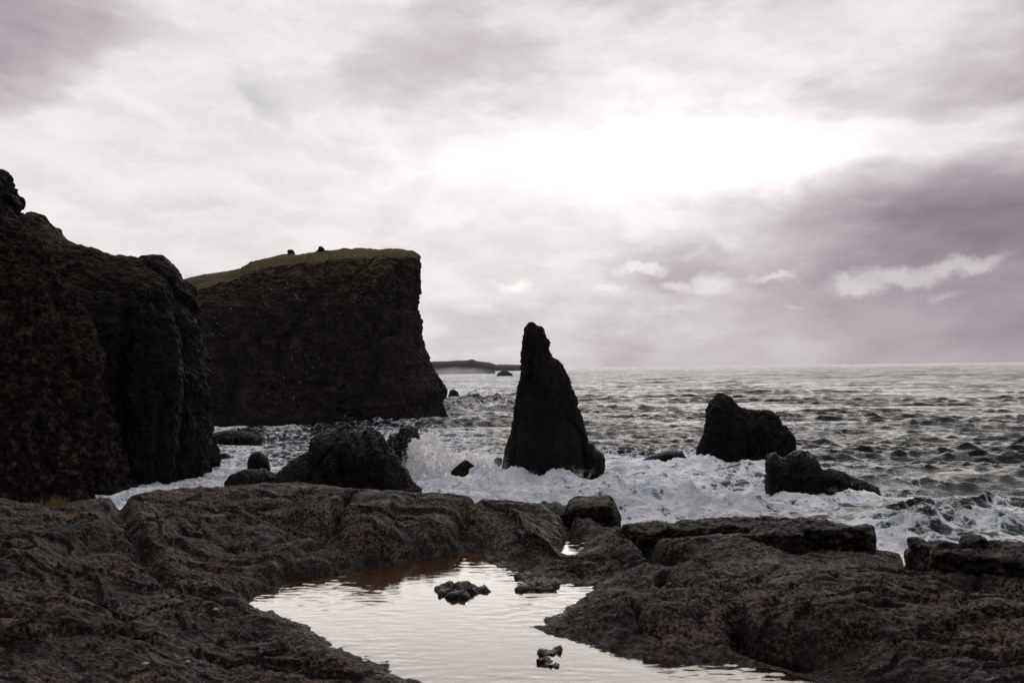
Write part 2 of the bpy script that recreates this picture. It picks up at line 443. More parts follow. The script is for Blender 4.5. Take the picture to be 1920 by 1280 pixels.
# ------------------------------------------------------------------ rock ledge underfoot (the ground)
ZP = 8.0        # pool level
POOL = [(505, 1097), (540, 1087), (600, 1080), (660, 1070), (740, 1058), (810, 1046), (870, 1034), (905, 1031), (916, 1050), (938, 1064),
        (968, 1070), (1000, 1062), (986, 1078), (976, 1086), (992, 1096), (1040, 1092), (1060, 1096), (1117, 1095), (1102, 1112), (1070, 1132),
        (1040, 1152), (1010, 1170), (985, 1173), (1022, 1185), (1060, 1196), (1120, 1212), (1200, 1234), (1300, 1240), (1400, 1246), (1480, 1262),
        (1570, 1285), (1700, 1400), (960, 1400), (800, 1288), (742, 1257), (690, 1232), (640, 1216), (600, 1192), (572, 1172), (530, 1156), (485, 1146), (452, 1128)]
POOL2 = [(1034, 1040), (1056, 1020), (1070, 1001), (1104, 1012), (1094, 1032), (1064, 1044)]
EDGE = [(-500, 920, .75), (-150, 922, .7), (0, 929, .62), (60, 938, .58), (105, 942, .55), (150, 934, .55), (250, 921, .55), (340, 914, .52), (430, 907, .5), (560, 906, .48),
        (700, 913, .45), (780, 920, .43), (860, 925, .42), (950, 934, .38), (1010, 938, .36), (1062, 950, .33), (1085, 960, .23), (1160, 977, .16), (1178, 984, .28),
        (1240, 974, .33), (1400, 970, .33), (1545, 972, .3), (1632, 986, .25), (1641, 1022, .22), (1685, 1029, .22), (1697, 1060, .16), (1708, 1062, .14), (1760, 1030, .12), (1900, 1022, .12), (2500, 1022, .12)]
CTRL = [(0, 1280, .42), (0, 1150, .48), (0, 1020, .58), (120, 1000, .50), (180, 1060, .34), (300, 1150, .16), (260, 980, .46), (200, 1280, .28), (420, 1280, .18), (420, 1180, .07), (600, 1260, .10),
        (450, 1060, .16), (420, 960, .42), (560, 950, .43), (600, 1010, .16), (640, 1040, .14), (700, 980, .36), (820, 990, .30), (780, 1020, .18), (930, 975, .34), (1010, 1000, .30), (960, 1040, .16),
        (1060, 985, .18), (1110, 1004, .05), (1120, 1060, .08), (1180, 1080, .16), (1220, 1020, .20), (1260, 1120, .26), (1180, 1170, .14), (1300, 1050, .26),
        (1350, 1180, .18), (1420, 1100, .28), (1450, 1030, .14), (1560, 1045, .16), (1620, 1040, .22), (1560, 1150, .30), (1700, 1100, .26), (1850, 1110, .18), (1750, 1200, .30), (1900, 1250, .36), (1500, 1230, .12), (1620, 1280, .14),
        (1100, 1120, .08), (-300, 1100, .6), (2300, 1150, .3), (2200, 1300, .4), (-300, 1300, .5), (1190, 1004, .33), (1080, 1066, .01), (1060, 1054, .015), (1100, 1050, .02), (1120, 1045, .06), (1100, 1030, .04), (1240, 1004, .37), (1300, 1003, .39), (1370, 1004, .37), (1330, 1020, .34), (1500, 1043, .12), (1600, 1039, .13), (1140, 990, .10)]
pool_w = [tuple(q[:2]) for q in at_z([p[0] for p in POOL], [p[1] for p in POOL], ZP)]
pool2_w = [tuple(q[:2]) for q in at_z([p[0] for p in POOL2], [p[1] for p in POOL2], ZP)]
e_ = np.array(EDGE); edge_w = CAM + ray(e_[:, 0], e_[:, 1]) * ((ZP + e_[:, 2] - CAM[2]) / ray(e_[:, 0], e_[:, 1])[:, 2])[:, None]
c_ = np.array(CTRL); ctrl_w = CAM + ray(c_[:, 0], c_[:, 1]) * ((ZP + c_[:, 2] - CAM[2]) / ray(c_[:, 0], c_[:, 1])[:, 2])[:, None]
edge_poly = [tuple(q[:2]) for q in edge_w] + [(30, -6), (-30, -6)]
KP = np.concatenate([edge_w, ctrl_w])
CRACKS = [([(665, 950), (645, 972), (618, 1000), (590, 1015)], .30, .075, .11), ([(1180, 992), (1205, 1015), (1235, 1032), (1262, 1040)], .22, .09, .13),
          ([(1375, 1135), (1405, 1155), (1445, 1168), (1500, 1188)], .22, .07, .12), ([(1190, 990), (1300, 996), (1400, 1000)], .3, .06, .10),
          ([(240, 960), (215, 1010), (260, 1060), (330, 1085), (400, 1090)], .4, .10, .08), ([(1250, 1060), (1300, 1085), (1360, 1110)], .25, .07, .08),
          ([(890, 950), (860, 985), (900, 1010)], .35, .06, .06), ([(1450, 1200), (1530, 1225), (1640, 1230)], .2, .08, .07),
          ([(350, 1090), (470, 1100), (540, 1080)], .1, .07, .09), ([(1700, 1085), (1800, 1100), (1950, 1110)], .15, .12, .06)]
def ledge_height(X, Y, fine=True):
    def field(X, Y):
        num = np.zeros(X.shape); den = np.zeros(X.shape)
        for q in KP:
            r2 = (X - q[0]) ** 2 + (Y - q[1]) ** 2 + .02
            wgt = 1 / r2 ** 1.7
            num += wgt * (q[2] - ZP); den += wgt
        return num / den
    base = coarse(field, X, Y) if X.ndim == 2 else field(X, Y)
    WX = X + .10 * fbm2(X * 1.7, Y * 1.7, 3); WY = Y + .10 * fbm2(X * 1.7 + 31, Y * 1.7 + 7, 3)
    PX = X + .055 * fbm2(X * 5, Y * 5, 4, .6); PY = Y + .055 * fbm2(X * 5 + 31, Y * 5 + 7, 4, .6)
    dp, _, _ = seg_dist(PX, PY, pool_w); ip = inside(PX, PY, pool_w)
    dp2, _, _ = seg_dist(PX, PY, pool2_w); ip2 = inside(PX, PY, pool2_w)
    sd_ = np.where(ip, -dp, dp); sd2 = np.where(ip2, -dp2, dp2); s = np.minimum(sd_, sd2)
    far_bank = sstep(Y, 6.0, 7.2) * sstep(-X, .2, .8)          # steeper bank at the back of the pool
    kk = .45 - .33 * far_bank
    kk = np.where(sd2 < sd_, .10, kk)
    h = np.where(s > 0, base * (1 - np.exp(-s / kk)), np.maximum(s * .35, -.10))
    de, _, _ = seg_dist(WX * .15 + X * .85, WY * .15 + Y * .85, edge_poly); ie = inside(WX * .15 + X * .85, WY * .15 + Y * .85, edge_poly)
    se = np.where(ie, de, -de)
    calm = sstep(s, 0, .45) * (.35 + .65 * sstep(se, .1, .9))
    rel = .075 * fbm2(X * .9 + 3, Y * .9, 3) + .04 * (ridged2(WX * 1.3, WY * 1.3, 2) - .6)
    # tongues and plates of old lava: warped steps
    st = fbm2(WX * .9 + 50, WY * 1.2, 3, .32) * 2.4
    stp = (st - np.floor(st)); rel += .085 * (sstep(stp, .0, .07) - stp)
    st2 = fbm2(WX * 2.2 + 20, WY * 3.0 + 8, 3, .4) * 1.8; stp2 = st2 - np.floor(st2); rel += .022 * (sstep(stp2, .0, .09) - stp2)
    c1, c2, cid = cells2(X * .62 + .16 * fbm2(X * 1.4, Y * 1.4, 5, .5) + 4, Y * .85 + .16 * fbm2(X * 1.4 + 9, Y * 1.4, 5, .5))
    rel += .11 * (cid - .5) - .10 * np.exp(-((c2 - c1) / .028) ** 2) * sstep(fbm2(X * .8 + 60, Y * .8, 2), -.25, .15)
    c1, c2, cid = cells2(WX * 1.9 + .18 * fbm2(X * 4, Y * 4, 4, .55) + 4, WY * 2.6 + .18 * fbm2(X * 4 + 9, Y * 4, 4, .55))
    rel += .030 * (cid - .5) - .028 * np.exp(-((c2 - c1) / .06) ** 2) * sstep(fbm2(X * 1.3 + 30, Y * 1.3, 2), -.1, .3)
    rel = rel * .68 * (1 - .55 * sstep(Y, 6.9, 7.6) * sstep(X, .9, 1.6))       # the jointed slabs at the far right lie flatter
    h = h + rel * calm
    mid = .0095 * fbm2(WX * 3.6 + 9, WY * 5.2, 4, .55)
    h = h + mid * (.35 + .65 * sstep(s, 0, .3)) * np.where(s < 0, .25, 1)
    if fine:
        f1 = fbm2(X * 9 + 3, Y * 12, 5, .62)
        pit = np.clip(fbm2(X * 17 + 70, Y * 21, 4, .65), -.7, .05)
        h = h + np.where(s < -.02, .25, 1) * (.0030 * f1 + .0130 * pit)
    for pts, _, wd, dpth in CRACKS:
        q = at_z([p[0] for p in pts], [p[1] for p in pts], ZP + .25)
        dc, _, _ = seg_dist(WX, WY, [tuple(v[:2]) for v in q], False)
        h = h - 2.1 * dpth * np.exp(-(dc / wd) ** 2) * sstep(s, .0, .25)
    out = np.clip(-se, 0, None)
    h = h - 8.6 * (1 - np.exp(-out / .55)) * sstep(out, 0, .08) - .05 * np.exp(-np.clip(se, 0, None) / .10) \
        + .35 * sstep(out, .2, 1.2) * fbm2(X * 1.1, Y * 1.1, 3)
    return h, s
nA, nR = 1300, 1050
ang = np.radians(np.linspace(-50, 50, nA)); rr = 2.2 * (19.0 / 2.2) ** np.linspace(0, 1, nR)
AA, RR = np.meshgrid(ang, rr)
X = RR * np.sin(AA); Y = RR * np.cos(AA)
h, s_ = ledge_height(X, Y)
idx = np.arange(nA * nR).reshape(nR, nA)
Fq = np.stack([idx[:-1, :-1], idx[:-1, 1:], idx[1:, 1:], idx[1:, :-1]], -1).reshape(-1, 4)
me = mesh_np('ground', np.stack([X, Y, ZP + h], -1).reshape(-1, 3), Fq[:, ::-1])
attr(me, 'shore', s_.ravel()); attr(me, 'hgt', h.ravel())
# ledge material: rough dark basalt, dry brown crust on the highs, wet near the pool
m, g, b, geo = new_mat('ledge basalt')
P = geo.outputs['Position']
at = g.node('ShaderNodeAttribute', attribute_name='shore').outputs['Fac']
n1 = g.noise(P, 3.2, 9, .70); n2 = g.noise(P, 26.0, 7, .72); n3 = g.noise(P, .7, 4, .5)
pt = geo.outputs['Pointiness']
f = g.m('ADD', g.m('MULTIPLY', n1, .30), g.m('ADD', g.m('MULTIPLY', g.m('ADD', g.m('MULTIPLY', n2, .6), g.m('MULTIPLY', g.noise(P, 80.0, 4, .7), .4)), .52), g.m('MULTIPLY', n3, .18)))
fA = g.ramp(g.m('ADD', g.m('MULTIPLY', g.noise(P, 31.0, 8, .74), .68), g.m('MULTIPLY', n1, .32)), .480, .585)
fB = g.ramp(g.m('ADD', g.m('MULTIPLY', n1, .6), g.m('MULTIPLY', n3, .4)), .40, .60)
f = g.m('MULTIPLY', fA, g.m('ADD', .22, g.m('MULTIPLY', fB, .78)))
brown = g.mix(g.ramp(n3, .4, .62), (.155, .110, .080), (.135, .110, .095))
brown = g.mix(g.ramp(g.noise(P, 1.6, 5), .52, .68), brown, (.140, .104, .072))
c = g.mix(f, (.0055, .0045, .0050), brown)
nearw = g.ramp(g.m('ADD', at, g.m('MULTIPLY', g.m('SUBTRACT', n1, .5), .5)), .0, .35)
c = g.mix(g.m('MULTIPLY', g.m('SUBTRACT', 1.0, nearw), .4), c, (.022, .018, .016))
bed = g.ramp(at, -.01, -.10)
c = g.mix(bed, c, g.mix(n1, (.20, .105, .04), (.07, .045, .03)))
g.put(b.inputs['Base Color'], c)
g.put(b.inputs['Roughness'], g.m('ADD', g.ramp(n1, .42, .60, .55, .95), g.m('MULTIPLY', g.m('SUBTRACT', 1.0, nearw), -.18)))
b.inputs['Specular IOR Level'].default_value = .10
hh = g.m('ADD', g.noise(P, 24, 7, .75), g.m('MULTIPLY', g.noise(P, 95, 4, .7), .3))
hh = g.m('ADD', hh, g.m('MULTIPLY', g.ramp(g.vor(P, 34.0), .0, .45), .9))       # vesicles
g.put(b.inputs['Normal'], g.bump(hh, .9, .013))
M_ledge = m
link('ground', me, M_ledge, kind='structure', label='dark basalt rock ledge')

# pool water
px0 = [tuple(q[:2]) for q in at_z([300, 1300, 2300, -300], [990, 990, 1500, 1500], ZP)]
nx, ny = 700, 700
gx = np.linspace(-4.2, 5.0, nx); gy = np.linspace(2.2, 10.2, ny); X, Y = np.meshgrid(gx, gy)
fs = sstep(fbm2(X * .9, Y * .9 + 3, 2), -.5, .4)
Z = ZP + .0016 * perlin2(X * 5 + Y * 2.0, Y * 14) * (.35 + fs) + .0009 * perlin2(X * 11 - Y * 5, Y * 25 + 9) * fs + .0004 * perlin2(X * 30, Y * 55)
idx = np.arange(nx * ny).reshape(ny, nx)
Fq = np.stack([idx[:-1, :-1], idx[:-1, 1:], idx[1:, 1:], idx[1:, :-1]], -1).reshape(-1, 4)
dpw, _, _ = seg_dist(X, Y, pool_w); ipw = inside(X, Y, pool_w); dpw2, _, _ = seg_dist(X, Y, pool2_w); ipw2 = inside(X, Y, pool2_w)
keep = (ipw | ipw2 | (dpw < .22) | (dpw2 < .15)).ravel()
Fq = Fq[keep[Fq].all(1)]
used = np.unique(Fq); mp = np.full(nx * ny, -1); mp[used] = np.arange(len(used))
me = mesh_np('pool_water', np.stack([X, Y, Z], -1).reshape(-1, 3)[used], mp[Fq])
m, g, b, geo = new_mat('pool water')
b.inputs['Base Color'].default_value = (.75, .68, .58, 1); b.inputs['Roughness'].default_value = .03
b.inputs['IOR'].default_value = 1.55; b.inputs['Transmission Weight'].default_value = 1.0
P = geo.outputs['Position']
hh = g.noise(g.v('MULTIPLY', P, (3.0, 9.0, 1.0)), 3.0, 4, .55)
g.put(b.inputs['Normal'], g.bump(hh, .12, .006))
link('pool_water', me, m, kind='structure', label='shallow rainwater pool in the rock ledge')

# ------------------------------------------------------------------ slabs standing on the ledge
def slab(name, foot, z, thick, label, group=None, seed=0.0, tilt=(0, 0), voxel=.022, grow=0.0, mat=None):
    """footprint traced on the plane of its top"""
    W = at_z([p[0] for p in foot], [p[1] for p in foot], ZP + z)[:, :2]
    rn_ = random.Random(int(seed * 10)); poly = []
    for k in range(len(W)):                        # broken, stepped rim instead of straight cuts
        p0, p1 = W[k], W[(k + 1) % len(W)]; n_ = max(1, int(np.linalg.norm(p1 - p0) / .11)); nrm = np.array([p1[1] - p0[1], p0[0] - p1[0]]) / (np.linalg.norm(p1 - p0) + 1e-9); o_ = 0
        for j in range(n_):
            if rn_.random() < .5: o_ = rn_.uniform(-.035, .035)
            poly.append(tuple(p0 + (p1 - p0) * j / n_ + nrm * o_))
    xs, ys = W[:, 0], W[:, 1]; st = voxel
    gx = np.arange(xs.min() - st, xs.max() + 2 * st, st); gy = np.arange(ys.min() - st, ys.max() + 2 * st, st)
    X, Y = np.meshgrid(gx, gy); ins = inside(X, Y, poly)
    dd, qx, qy = seg_dist(X, Y, poly)
    X2 = np.where(ins, X, qx); Y2 = np.where(ins, Y, qy)
    cx, cy = W.mean(0)
    zt = ZP + z + tilt[0] * (X2 - cx) + tilt[1] * (Y2 - cy) - .012 * np.exp(-np.where(ins, dd, 0) / .03) + .03 * fbm2(X2 * 2.5 + seed, Y2 * 2.5, 4, .6) - .03 * sstep(fbm2(X2 * 1.6 + seed, Y2 * 3.2 + 5, 3), .05, .12)
    zb = np.full(zt.shape, ZP + z - thick)
    cellm = ins[:-1, :-1] | ins[1:, :-1] | ins[:-1, 1:] | ins[1:, 1:]
    c = np.argwhere(cellm); r, q = c[:, 0], c[:, 1]; nv = X.size; idx = np.arange(nv).reshape(X.shape)
    cor = lambda I: np.stack([I[r, q], I[r, q + 1], I[r + 1, q + 1], I[r + 1, q]], 1)
    Ft = cor(idx); Fb = cor(idx + nv)[:, ::-1]
    # side walls along the rim of the kept cells
    E = {}
    for f4 in Ft:
        for k in range(4):
            a_, b_ = int(f4[k]), int(f4[(k + 1) % 4])
            if (b_, a_) in E: del E[(b_, a_)]
            else: E[(a_, b_)] = 1
    Fs = np.array([(a_, a_ + nv, b_ + nv, b_) for a_, b_ in E])
    V = np.concatenate([np.stack([X2, Y2, zt], -1).reshape(-1, 3), np.stack([X2, Y2, zb], -1).reshape(-1, 3)])
    Fq = np.concatenate([Ft, Fb, Fs]); used = np.unique(Fq); mp = np.full(len(V), -1); mp[used] = np.arange(len(used))
    V, N, Fq = remesh(mesh_np('tmp', V[used], mp[Fq]), voxel)
    S = V + seed
    dsp = .018 * fbm3(S / .5, 3) + .018 * fbm3(S * np.array([1, 1, 2.6]) / .14, 4, gain=.62) + .008 * fbm3(S / .035, 3)
    f1, f2, idv = cells3(S * np.array([1, 1, .7]) / .42 + .12 * fbm3(S / .4, 2)[:, None])
    dsp += .055 * (idv - .5) * (1 - np.abs(N[:, 2])) - .010 * np.exp(-((f2 - f1) / .04) ** 2)
    V = V + N * dsp[:, None]
    return link(name, mesh_np(name, V, Fq, False), mat or M_slab, None, label, 'rock', group)
slab('rock_slab', [(1172, 982), (1240, 972), (1390, 967), (1543, 969), (1552, 978), (1410, 986), (1300, 988), (1185, 988)], .355, .4,
     'long thin flat rock slab on the ledge edge, directly left of the blocky dark slab', seed=3.1)
slab('rock_slab', [(1395, 1003), (1455, 1000), (1500, 996), (1508, 986), (1625, 988), (1640, 998), (1632, 984), (1560, 974), (1410, 978)], .40, .7,
     'blocky rock slab with a black vertical face turned to the viewer, left of the sea gap', seed=11.7)
slab('rock_slab', [(1701, 1001), (1745, 1006), (1830, 1013), (1930, 1016), (2200, 1022), (2200, 1050), (1930, 1043), (1800, 1036), (1745, 1026), (1703, 1008)], .44, 1.0,
     'large black-faced rock slab at the right edge, right of the sea gap', seed=23.9)
slab('rock_slab', [(1806, 1003), (1830, 1004), (1852, 1008), (1850, 1012), (1808, 1010)], .50, .3,
     'small knob of dark rock on the far edge of the large right slab', seed=31.0, voxel=.012)

NEARD = lambda s, A=1.0, off=0.0: craggy(.10 * A, .02 * A, s, off=off, cell=.04 * A)
rock('boulder', [(1058, 1010), (1062, 965), (1068, 944), (1080, 936), (1100, 934), (1143, 931), (1153, 948), (1163, 966), (1168, 1010)], 10.9, 0, .40, .5, .07, .018,
     craggy(.02, .010, .35, off=4.4, cell=.02, facet=.035), M_slab, 'squared dark boulder on the ledge edge, left of the long thin slab', 'rock', zbot=7.6)
for k, (ol, a_, lb) in enumerate([
    ([(1004, 970), (1010, 946), (1020, 938), (1030, 944), (1042, 940), (1054, 947), (1064, 952), (1070, 970)], 10.9, 'small black rock hump on the ledge edge, left of the squared boulder')]):
    rock('rock', ol, a_, 0, .35, .3, .15, .018, craggy(.03, .008, .3, off=8 * k), M_slab, lb, 'rock', zbot=8.0)

# lumps of rock in and beside the pool
def lump(name, parts, voxel, amp, label, group=None, mat=None, cat='rock'):
    """parts: (px, py, rx, ry, rz) ellipsoids resting at pool level, fused and roughened"""
    Vs = []; Fs = []; n0 = 0
    th = np.linspace(0, math.pi, 13); ph = np.linspace(0, 2 * math.pi, 19)[:-1]
    for px, py, rx, ry, rz in parts:
        rz *= .75; rx *= 1.1
        c = at_z(px, py, ZP)
        ring = [(c[0] + rx * math.sin(t) * math.cos(p), c[1] + ry * math.sin(t) * math.sin(p), c[2] - .15 * rz + rz * math.cos(t)) for t in th[1:-1] for p in ph]
        v = [(c[0], c[1], c[2] + .85 * rz)] + ring + [(c[0], c[1], c[2] - 1.15 * rz)]
        n = len(ph); f = []
        for j in range(n): f.append((0, 1 + j, 1 + (j + 1) % n)); e = 1 + (len(th) - 3) * n; f.append((len(v) - 1, e + (j + 1) % n, e + j))
        for i in range(len(th) - 3):
            for j in range(n):
                a_, b_ = 1 + i * n + j, 1 + i * n + (j + 1) % n
                f.append((a_, a_ + n, b_ + n)); f.append((a_, b_ + n, b_))
        Vs.append(np.array(v)); Fs.append(np.array(f) + n0); n0 += len(v)
    V, N, Fq = remesh(mesh_np('tmp', np.concatenate(Vs), np.concatenate(Fs)), voxel)
    V = V + N * (amp * (1.5 * fbm3(V / .11 + len(parts), 5, gain=.62) + .9 * (ridged3(V / .09, 4, .5) - .5)))[:, None]
    return link(name, mesh_np(name, V, Fq, True), mat or M_wet2, None, label, cat, group)
M_wet2 = rock_mat('wet pool rock', (.012, .010, .010), (.085, .060, .042), 18.0, (.25, .6), None, False, .6, .015, lo=.5, hi=.68, spec=.5)
lump('rock', [(843, 1105, .10, .09, .08), (866, 1108, .09, .10, .10), (858, 1118, .07, .06, .04), (835, 1112, .05, .05, .03), (893, 1108, .08, .07, .05), (908, 1107, .06, .05, .035)], .008, .022,
     'lumpy wet rock standing alone in the middle of the pool')
lump('rock', [(985, 1082, .09, .08, .06), (1000, 1100, .13, .07, .05), (1022, 1104, .08, .06, .04), (1038, 1098, .06, .05, .04), (975, 1104, .05, .04, .03)], .008, .02,
     'low wet rock cluster near the right inlet of the pool')
lump('rock', [(1025, 1222, .07, .06, .035), (1042, 1220, .05, .05, .03), (1022, 1240, .05, .04, .03), (1036, 1248, .05, .04, .02)], .008, .018,
     'small flat wet rock at the bottom of the pool, nearest the camera')
M_peb = rock_mat('pale pebble', (.30, .24, .17), (.42, .34, .25), 40.0, (.5, .7), None, False, .2, .003)
def pebble(px, py, r, label):
    q = ray(px, py); p = CAM + q * ((ZP + .2 - 10) / q[2])
    for _ in range(6):
        hz, _s = ledge_height(np.array([p[0]]), np.array([p[1]])); p = CAM + q * ((ZP + float(hz[0]) + r * .5 - 10) / q[2])
    th = np.linspace(0, math.pi, 9); ph = np.linspace(0, 2 * math.pi, 13)[:-1]
    V = np.array([(math.sin(t) * math.cos(a_), math.sin(t) * math.sin(a_) * .75, math.cos(t) * .5) for t in th for a_ in ph]) * r
    V = V * (1 + .12 * fbm3(V / r + px, 2))[:, None] + p
    n = len(ph); Fq = [(i * n + j, (i + 1) * n + j, (i + 1) * n + (j + 1) % n, i * n + (j + 1) % n) for i in range(len(th) - 1) for j in range(n)]
    link('pebble', mesh_np('pebble', V, Fq), M_peb, None, label, 'pebble', 'pale pebbles on the dark ledge')
pebble(404, 1142, .024, 'largest pale pebble on the dark ledge, left of the pool tip')
pebble(272, 1244, .020, 'pale pebble on the dark ledge near the bottom left corner')
pebble(352, 1240, .017, 'small pale pebble right of the one near the bottom left corner')

# dry grass tuft in the crack of the ledge
q = at_z(100, 948, ZP + .55)
M_grass, g, b, geo = new_mat('dry grass'); b.inputs['Base Color'].default_value = (.22, .14, .045, 1); b.inputs['Roughness'].default_value = .7
rn = random.Random(4)
def tuft(q, n, spread, hh, label):
    V = [(q[0], q[1], q[2] - .10)]; Fq = []; T3 = []
    for k in range(n):
        x = q[0] + rn.gauss(0, spread); y = q[1] + rn.gauss(0, .08); hz = float(ledge_height(np.array([x]), np.array([y]))[0][0])
        L_ = hh * rn.uniform(.4, 1.0); a_ = rn.uniform(0, 6.3); ln = rn.uniform(.1, .6); wd = .0022
        pts = [(x + math.cos(a_) * ln * L_ * t * t, y + math.sin(a_) * ln * L_ * t * t, ZP + hz - .01 + L_ * t * (1 - .2 * ln * t)) for t in (0, .35, .7, 1)]
        i0 = len(V)
        for j, p in enumerate(pts):
            ww = wd * (1 - j / 3.3)
            for c3 in range(3):
                th = c3 * 2.094
                V.append((p[0] + ww * math.cos(th), p[1] + ww * math.sin(th), p[2]))
        Fq.append((0, i0, i0 + 1, i0 + 1))
        for j in range(3):
            for c3 in range(3):
                a0, b0 = i0 + j * 3 + c3, i0 + j * 3 + (c3 + 1) % 3
                Fq.append((a0, b0, b0 + 3, a0 + 3))
    Tr = [t for f in Fq for t in ((f[0], f[1], f[2]), (f[0], f[2], f[3])) if len(set(t)) == 3]
    link('grass_tuft', mesh_np('grass_tuft', V, Tr), M_grass, None, label, 'grass tuft')
tuft(q, 170, .10, .16, 'dry ochre grass tuft growing on the left rim of the ledge')

# ------------------------------------------------------------------ cliffs
rock('cliff', [(-500, 1000), (-500, 440), (-200, 410), (0, 405), (40, 425), (60, 402), (82, 408), (98, 428), (120, 446), (140, 458), (180, 462), (215, 483), (262, 481), (292, 488), (322, 508),
     (346, 536), (368, 572), (384, 620), (393, 676), (402, 722), (404, 800), (406, 880), (407, 1000)],
     84, .03, 11, 30, 14, .26, craggy(.5, .20, 6, col=.4, off=2.0, cell=.35, facet=1.1, zc=.22), M_cliff,
     'near-black cliff with a rounded shoulder and upright rock ribs at its foot, left side', 'cliff', 'cliffs of the bay', power=.6, dpx=400)
rock('cliff', [(-700, 1000), (-700, 300), (-100, 322), (16, 327), (22, 345), (30, 365), (35, 378), (30, 395), (38, 415), (60, 430), (75, 1000)],
     92, .0, 6, 20, 4, .28, craggy(.3, .22, 3, col=.3, off=5.0, cell=.3, facet=.5), M_cliff,
     'dark rock tower rising at the upper left edge above the rest of the near cliff', 'cliff', 'cliffs of the bay', dpx=40)
rock('cliff', [(-900, 1000), (-900, 330), (-200, 370), (0, 402), (35, 415), (62, 440), (100, 478), (138, 535), (160, 600), (190, 680), (212, 760), (236, 850), (258, 915), (262, 1000)],
     100, 0.90, 7, 16, 16, .22, craggy(.4, .24, 4.5, strata=.10, off=9.0, cell=.35, facet=.5, zc=.8), M_slope,
     'brown broken scree slope in front of the dark cliff, filling the left edge', 'cliff', 'cliffs of the bay', power=.75, dpx=240)
def rim(V, N):
    tz = np.interp(V[:, 0], [-64, -56, -47, -35, -21], [26.4, 29.3, 32.0, 33.7, 34.5])
    k = np.clip(V[:, 2] - (tz - 2.3), 0, None)
    V[:, 1] += 1.7 * k; V[:, 2] += .24 * k
    return V
rock('cliff', [(230, 900), (230, 585), (345, 540), (385, 525), (440, 508), (458, 493), (520, 481), (570, 473), (640, 471), (720, 470), (768, 473), (779, 481), (781, 545), (777, 572),
     (785, 602), (791, 650), (806, 690), (824, 714), (833, 732), (826, 750), (829, 778), (831, 900)],
     179, .16, 14, 70, 16, .36, craggy(.5, .28, 9, strata=.20, col=.3, off=1.0, cell=.45, facet=1.3, zc=.3), M_head,
     'broad flat-topped headland with grass along its rim, standing in the sea', 'cliff', 'cliffs of the bay', power=.55, post=rim, dpx=790)
rock('hill', [(150, 800), (150, 540), (335, 526), (372, 516), (420, 510), (452, 502), (480, 500), (600, 560), (620, 800)], 262, 0, 25, 60, 30, 1.2,
     craggy(.8, .2, 15, off=3), rock_mat('dry hillside', (.05, .04, .03), (.10, .08, .055), .3, (.8, .95), None, False, .2, .5, spec=.1), None, None, kind='structure')
# boulders on the headland
for k, (cx_, cy_, w_, h_, lb) in enumerate([(546, 472, 7, 4, 'small leaning boulder on the headland top, leftmost'), (602, 469, 7, 8, 'upright squared boulder on the headland top, the tallest of three'),
                                   (648, 469, 14, 3.5, 'low flat boulder on the headland top, rightmost')]):
    rock('boulder', [(cx_ - w_, cy_ + 8), (cx_ - w_, cy_ - h_ * .2), (cx_ - w_ * .6, cy_ - h_ * .9), (cx_ + w_ * .3, cy_ - h_ * .95), (cx_ + w_ * .9, cy_ - h_ * .3), (cx_ + w_, cy_ + 8)],
         178, 0, .7, .7, .5, .09, craggy(.10, .06, .8, off=k * 7 + 2, facet=.28), M_cliff, lb, 'boulder', 'boulders on the headland', zbot=33.2)

# ------------------------------------------------------------------ sea stacks and rocks
def stack_disp(V, N):
    k = sstep(V[:, 2], 3.0, 7.5)              # clinkery rubble on top, smooth water-worn ribs below
    return craggy(.10, .03, 2.6, col=.14, off=6.0, facet=.44, zc=.16)(V, N) * (1 - k) + craggy(.10, .12, 1.4, off=6.0, cell=.14, facet=.24)(V, N) * k
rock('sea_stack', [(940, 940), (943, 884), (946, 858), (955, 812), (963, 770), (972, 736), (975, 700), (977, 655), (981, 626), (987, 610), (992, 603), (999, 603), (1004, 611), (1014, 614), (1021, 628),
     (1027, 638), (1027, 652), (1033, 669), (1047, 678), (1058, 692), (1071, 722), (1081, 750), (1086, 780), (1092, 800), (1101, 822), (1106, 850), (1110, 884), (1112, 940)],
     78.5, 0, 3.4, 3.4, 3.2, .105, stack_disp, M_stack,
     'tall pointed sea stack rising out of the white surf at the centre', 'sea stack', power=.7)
rock('rock', [(1092, 930), (1096, 840), (1104, 829), (1112, 829), (1118, 842), (1130, 850), (1134, 870), (1138, 930)], 78, 0, 1.0, 1.3, .9, .08,
     craggy(.2, .07, 1.2, off=2), M_wet, 'dark wet rock shoulder at the right foot of the tall sea stack', 'rock')
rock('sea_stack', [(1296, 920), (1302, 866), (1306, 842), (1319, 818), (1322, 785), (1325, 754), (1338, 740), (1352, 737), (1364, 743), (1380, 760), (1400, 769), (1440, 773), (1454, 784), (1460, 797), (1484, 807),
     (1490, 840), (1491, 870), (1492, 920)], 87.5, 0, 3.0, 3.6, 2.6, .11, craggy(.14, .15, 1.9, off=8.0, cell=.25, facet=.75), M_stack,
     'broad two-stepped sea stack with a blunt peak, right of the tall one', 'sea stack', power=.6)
rock('rock', [(1434, 960), (1438, 915), (1440, 852), (1450, 847), (1462, 858), (1474, 858), (1486, 846), (1502, 843), (1524, 856), (1542, 880), (1552, 892), (1556, 918), (1560, 960)], 67.5, 0, 1.6, 2.0, 1.3, .075,
     craggy(.10, .09, 1.4, off=3.0, cell=.16, facet=.22), M_wet, 'lower notched black rock in front of the broad two-stepped sea stack', 'rock')
rock('rock', [(1535, 960), (1540, 886), (1556, 878), (1580, 884), (1600, 895), (1622, 903), (1646, 913), (1665, 960)], 67.5, 0, 1.8, 1.5, .9, .06,
     craggy(.16, .12, .8, off=1.0, cell=.12), M_wet, 'low wet rock trailing right from the notched black rock, waterworn', 'rock')
